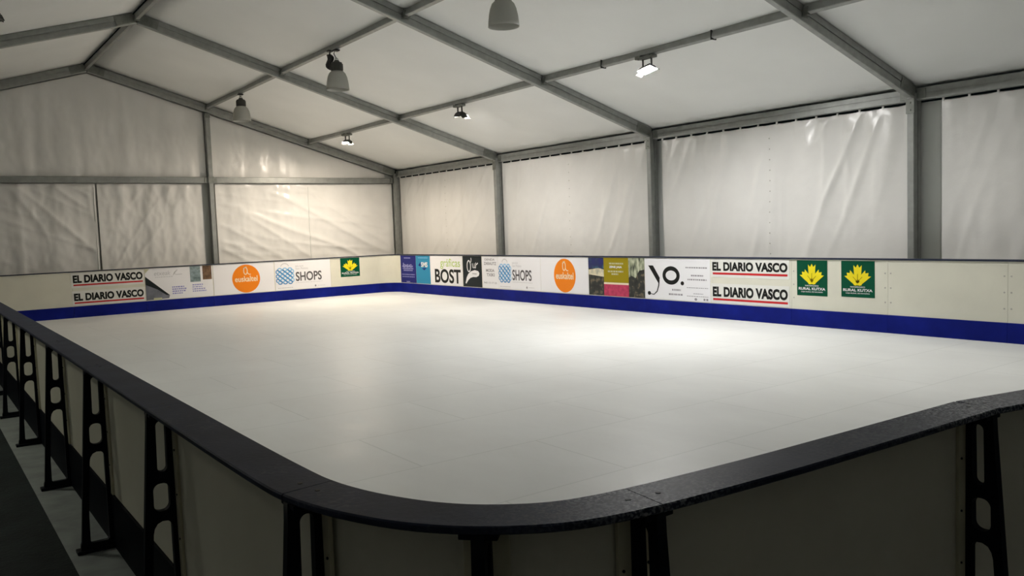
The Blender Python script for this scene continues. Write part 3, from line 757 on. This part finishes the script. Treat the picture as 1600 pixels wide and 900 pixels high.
def diario(wall, a, b2, zlo, zhi, label):
    o = banner('strip_sign', wall, a, b2, zlo, zhi, M_WHITE2, label, 'sign', 'black lettered strips on the right wall' if wall == 'R' else 'black lettered strips on the gable wall')
    L = abs(b2-a); h = zhi-zlo
    q(o, 'black_lettering', [text_piece('EL DIARIO VASCO', .035, .105, L-.03, h-.05, .052)], M_TEXT); q(o, 'red_underline', [rect(.04, .045, L-.03, .078)], M_RED)
diario('R', 9.265, 7.74, .69, .992, 'upper white strip with black capitals and red underline, on the right wall')
diario('R', 9.265, 7.74, .262, .585, 'lower white strip with black capitals and red underline, on the right wall')

def green_sign(wall, a, b2, zlo, zhi, label):
    o = banner('green_sign', wall, a, b2, zlo, zhi, M_GREEN, label, 'sign', 'dark green signs with yellow emblems')
    L = abs(b2-a); h = zhi-zlo; cxx = L/2
    def ear(angle, length):
        P = [(-.045, 0), (.045, 0), (.055, length*.55), (.062, length), (.028, length*.86), (0, length*1.04), (-.028, length*.86), (-.062, length), (-.055, length*.55)]
        ca, sa = math.cos(angle), math.sin(angle); return [(cxx+(x*ca+z*sa)*L/.5, .20*h/.53+( -x*sa+z*ca)*h/.53) for x, z in P]
    q(o, 'yellow_emblem', [poly_piece(ear(0, .27)), poly_piece([(cxx-.055*L/.5, .175*h/.53), (cxx+.055*L/.5, .175*h/.53), (cxx+.085*L/.5, .245*h/.53), (cxx-.085*L/.5, .245*h/.53)])], M_YELLOW)
    q(o, 'emblem_leaves', [poly_piece(ear(.80, .22)), poly_piece(ear(-.80, .22))], M_YELLOW, 2)
    q(o, 'emblem_lines', [stroke([(cxx+s*.014*L/.5, .24*h/.53), (cxx+s*.07*L/.5, .30*h/.53)], .008) for s in (-1, 1)]+[stroke([(cxx, .22*h/.53), (cxx, .34*h/.53)], .008)], M_OLIVE, 3)
    q(o, 'white_lettering', [text_piece('RURAL KUTXA', .03*L/.5, .085*h/.53, L-.03*L/.5, .125*h/.53, .03), text_piece('NAFARROAKO', .14*L/.5, .140*h/.53, L-.14*L/.5, .162*h/.53, .01), text_piece('CAJA RURAL DE NAVARRA', .07*L/.5, .045*h/.53, L-.07*L/.5, .067*h/.53, .01)], M_WHITE, 2)
green_sign('R', 7.605, 7.095, .46, .985, 'dark green sign with yellow three-eared emblem, right wall, next to the lettered strips')
green_sign('R', 6.87, 6.36, .47, .985, 'dark green sign with yellow three-eared emblem, rightmost on the right wall')

# --- gable wall, left to right
diario('G', 2.90, 4.40, .655, .985, 'upper white strip with black capitals and red underline, on the gable wall at left')
diario('G', 2.90, 4.40, .262, .585, 'lower white strip with black capitals and red underline, on the gable wall at left')
b = banner('banner', 'G', 4.42, 5.94, ZK, ZTOP, M_WHITE, 'white banner with dark diagonal triangle, lavender print and two small pictures', 'banner')
q(b, 'dark_triangle', [poly_piece([(0, .0), (.50, .02), (.52, .09), (0, .55)])], M_PGREY); q(b, 'triangle_dark_band', [poly_piece([(0, .55), (.52, .09), (.44, .10), (.25, .24), (0, .36)])], M_COAL, 2)  # slate triangle with a charcoal band printed along its slope
q(b, 'olive_corner', [poly_piece([(0, .62), (.10, .72), (0, .72)]), rect(.16, .0, .34, .045)], M_PALEOL, 3)
q(b, 'script_lettering', [text_piece('etxeak', .20, .56, .56, .66, 0, .2), stroke([(.62, .55), (.66, .62), (.72, .67), (.64, .60), (.68, .56), (.82, .565)], .014)]+squiggle(.22, .62, .52, .012, 51), M_LGREY)
q(b, 'sea_picture', [rect(1.00, .36, 1.24, H)], M_SEA); q(b, 'interior_picture', [rect(1.29, .40, 1.50, H)], M_BROWN)
lp = []
for k, z in enumerate((.27, .22, .17, .12)): lp += squiggle(.58, .80+.16*random.random(), z, .03, 60+k)+squiggle(1.04, 1.25+.22*random.random(), z+.02, .026, 70+k)
q(b, 'lavender_print', lp, M_LAV)
b = banner('banner', 'G', 5.96, 7.46, ZK, ZTOP, M_WHITE, 'white banner with a large orange disc, on the gable wall', 'banner'); orange_banner(b, .79)
b = banner('banner', 'G', 7.48, 8.97, ZK, ZTOP, M_WHITE, 'white banner with blue lattice logo and grey capitals, on the gable wall', 'banner'); lattice_banner(b, 1.0)
green_sign('G', 9.26, 9.81, .49, .985, 'dark green sign with yellow three-eared emblem, alone on the gable wall')

# ------------------------------------------------------------------ bell lamps
def bell(loc, label):
    r = empty('bell_lamp', loc); tag(r, label, 'lamp', 'bell lamps hung from the upper purlin')
    bm = bmesh.new()
    lathe(bm, [(.085, .325), (.105, .315), (.140, .28), (.165, .22), (.182, .14), (.192, .05), (.197, 0), (.191, 0), (.186, .05), (.176, .14), (.159, .22), (.135, .275), (.10, .308), (.085, .315), (.085, .325)], 48); obj('lamp_shade', bm, M_SHADE, r, True)
    bm = bmesh.new(); lathe(bm, [(0, .30), (.092, .30), (.098, .31), (.098, .44), (.088, .465), (.055, .475), (.04, .50), (0, .505)], 32)
    for k in range(12):
        a = 2*PI*k/12; box(bm, (.1*math.cos(a)-.004, .1*math.sin(a)-.004, .33), (.1*math.cos(a)+.004, .1*math.sin(a)+.004, .44))
    obj('housing', bm, M_DARKMETAL, r)
    bm = bmesh.new(); lathe(bm, [(0, .30), (.03, .30), (.045, .22), (.04, .14), (.02, .10), (0, .095)], 20); obj('bulb', bm, M_LENS_OFF, r, True)
    top = slope(T2)[1]-.01-loc[2]
    bm = bmesh.new(); tube(bm, [(0, 0, .50), (-.01, .01, .56), (-.03, .03, .62), (-.012, .02, .67), (0, 0, top+.03)], .009, 8)
    tube(bm, [(.028*math.cos(2*PI*k/16), 0, .515+.028*math.sin(2*PI*k/16)) for k in range(16)], .006, 6, True); obj('hook', bm, M_STEEL, r)
    bm = bmesh.new(); box(bm, (-.05, -.05, top-.015), (.05, .05, top+.012), .004); obj('clamp', bm, M_BLACK, r)
    return r
bell((6.235, 18.52, 4.195), 'grey bell-shaped hanging lamp nearest the gable wall')
bell((6.235, 13.48, 4.105), 'grey bell-shaped hanging lamp beside the black cable coil, middle of the three')
bell((6.235, 8.56, 4.13), 'grey bell-shaped hanging lamp at the top edge, largest and nearest')
r = empty('cable_coil', (6.215, 13.72, 4.62)); tag(r, 'black coil of cable hanging from the upper purlin beside the middle bell lamp', 'cable')
bm = bmesh.new(); rd = random.Random(3)
for k in range(7):
    ox, oy, a, s = rd.uniform(-.03, .03), rd.uniform(-.03, .03), rd.uniform(-.5, .5), rd.uniform(.85, 1.15)
    tube(bm, [((ox+.02*math.sin(3*t)), oy+.075*s*math.cos(t)+.02*a*math.sin(2*t), .0+.115*s*math.sin(t)) for t in [2*PI*i/20 for i in range(20)]], .012, 6, True)
obj('coil', bm, M_BLACK, r)
bm = bmesh.new(); tube(bm, [(0, -.01, .10), (.0, -.03, .16), (.01, -.02, .19)], .012, 6); box(bm, (-.04, -.06, .17), (.05, .02, .20), .004); obj('hanger', bm, M_BLACK, r)

# ------------------------------------------------------------------ floodlights on the lower purlin
def flood(loc, label, lens, aim=(0, 0, -1), yaw=0.0, drop=.15, clamp_w=.30, added_visor=0):
    """hangs under the purlin; the head is tilted about its bracket axis"""
    r = empty('floodlight', loc); tag(r, label, 'floodlight', 'floodlights under the roof purlins')
    rz = Matrix.Rotation(yaw, 4, 'Z'); R = Vector((0, 0, -1)).rotation_difference(Vector(aim).normalized()).to_matrix().to_4x4() @ rz
    def P(name, bm, m, mtx, par=r, sm=False):
        bmesh.ops.transform(bm, matrix=mtx, verts=bm.verts[:]); return obj(name, bm, m, par, sm)
    bm = bmesh.new(); box(bm, (-.05, -clamp_w/2, drop-.02), (.05, clamp_w/2, drop+.02), .006); box(bm, (-.045, clamp_w/2-.05, drop-.01), (.045, clamp_w/2+.06, drop+.045), .01)
    cyl(bm, (-.06, -.08, drop+.02), (.06, -.08, drop+.02), .018, 10); P('clamp', bm, M_STEEL, rz)
    bm = bmesh.new()
    for s in (-1, 1): box(bm, (-.014, s*.085-.006, -.005), (.014, s*.085+.006, drop-.015), .002)
    box(bm, (-.016, -.091, drop-.024), (.016, .091, drop-.016)); P('bracket', bm, M_DARKMETAL, rz)
    bm = bmesh.new()
    # tapering housing, open face downwards
    a, b2, z0, z1 = .085, .125, -.035, .02
    vs = [bm.verts.new(v) for v in [(-a, -b2, z0), (a, -b2, z0), (a, b2, z0), (-a, b2, z0), (-a*.6, -b2*.75, z1), (a*.6, -b2*.75, z1), (a*.6, b2*.75, z1), (-a*.6, b2*.75, z1)]]
    for f in ((4, 5, 6, 7), (0, 1, 5, 4), (1, 2, 6, 5), (2, 3, 7, 6), (3, 0, 4, 7)): bm.faces.new([vs[i] for i in f])
    for k in range(5): box(bm, (-a*.5, -b2*.6+k*.036, z1), (a*.5, -b2*.6+k*.036+.006, z1+.014))
    bmesh.ops.recalc_face_normals(bm, faces=bm.faces[:])
    hd = P('housing', bm, M_DARKMETAL, R)
    bm = bmesh.new(); box(bm, (-a+.006, -b2+.006, z0+.001), (a-.006, b2-.006, z0+.007)); P('lens', bm, lens, R, hd)
    for s in (-1, 1):
        bm = bmesh.new(); box(bm, (-.06, -.004, -.07), (.06, .004, 0), .002)
        bmesh.ops.transform(bm, matrix=R @ Matrix.Translation((0, s*b2, z0+.005)) @ Matrix.Rotation(s*.95, 4, 'X'), verts=bm.verts[:]); obj('barn_door', bm, M_DARKMETAL, hd)
    if added_visor:  # plate added to cut lamp spill on the roof
        bm = bmesh.new(); box(bm, (-.003, -b2, -added_visor), (.003, b2, 0), .001)
        bmesh.ops.transform(bm, matrix=R @ Matrix.Translation((a+.004, 0, z0+.004)) @ Matrix.Rotation(-.55, 4, 'Y'), verts=bm.verts[:]); obj('added_visor', bm, M_DARKMETAL, hd)
    return r
PZ = slope(T1)[1]+.012
flood((8.83, 18.70, PZ-.17), 'lit warm floodlight under the lower purlin, nearest the gable wall', M_LENS_WARM, aim=(-0.13, 0.04, -1.0), yaw=.1, added_visor=.04)
flood((8.83, 13.66, PZ-.17), 'floodlight under the lower purlin turned to the wall, middle of the three', M_LENS_WALL, aim=(0.26, 0.1, -0.95), yaw=-.1, added_visor=.12)
flood((8.83, 8.65, PZ-.17), 'lit white floodlight under the lower purlin, upper right of the photo', M_LENS_COOL, aim=(-0.2, -0.17, -0.95), yaw=0)
flood((8.83, 3.65, PZ-.17), 'added unseen floodlight brightening the near right part of the ice', M_LENS_FILL_NEAR, aim=(-.25, .15, -.95))
purlin(T1, 2, 'added unseen purlin holding the extra floodlight over the left walkway', side=-1)  # added so that the extra left flood has something to hang from
flood((2*XR-8.83, 8.65, PZ-.17), 'added unseen floodlight, weakly lit, brightening the boards left of the rink', M_LENS_FILL_LEFT, aim=(0, 0, -1))
flood((.985, 11.0, 4.20), 'dark fitting at the top left edge under the left roof slope', M_BLACK, aim=(-.3, 0, -.95), yaw=.3, drop=.55)
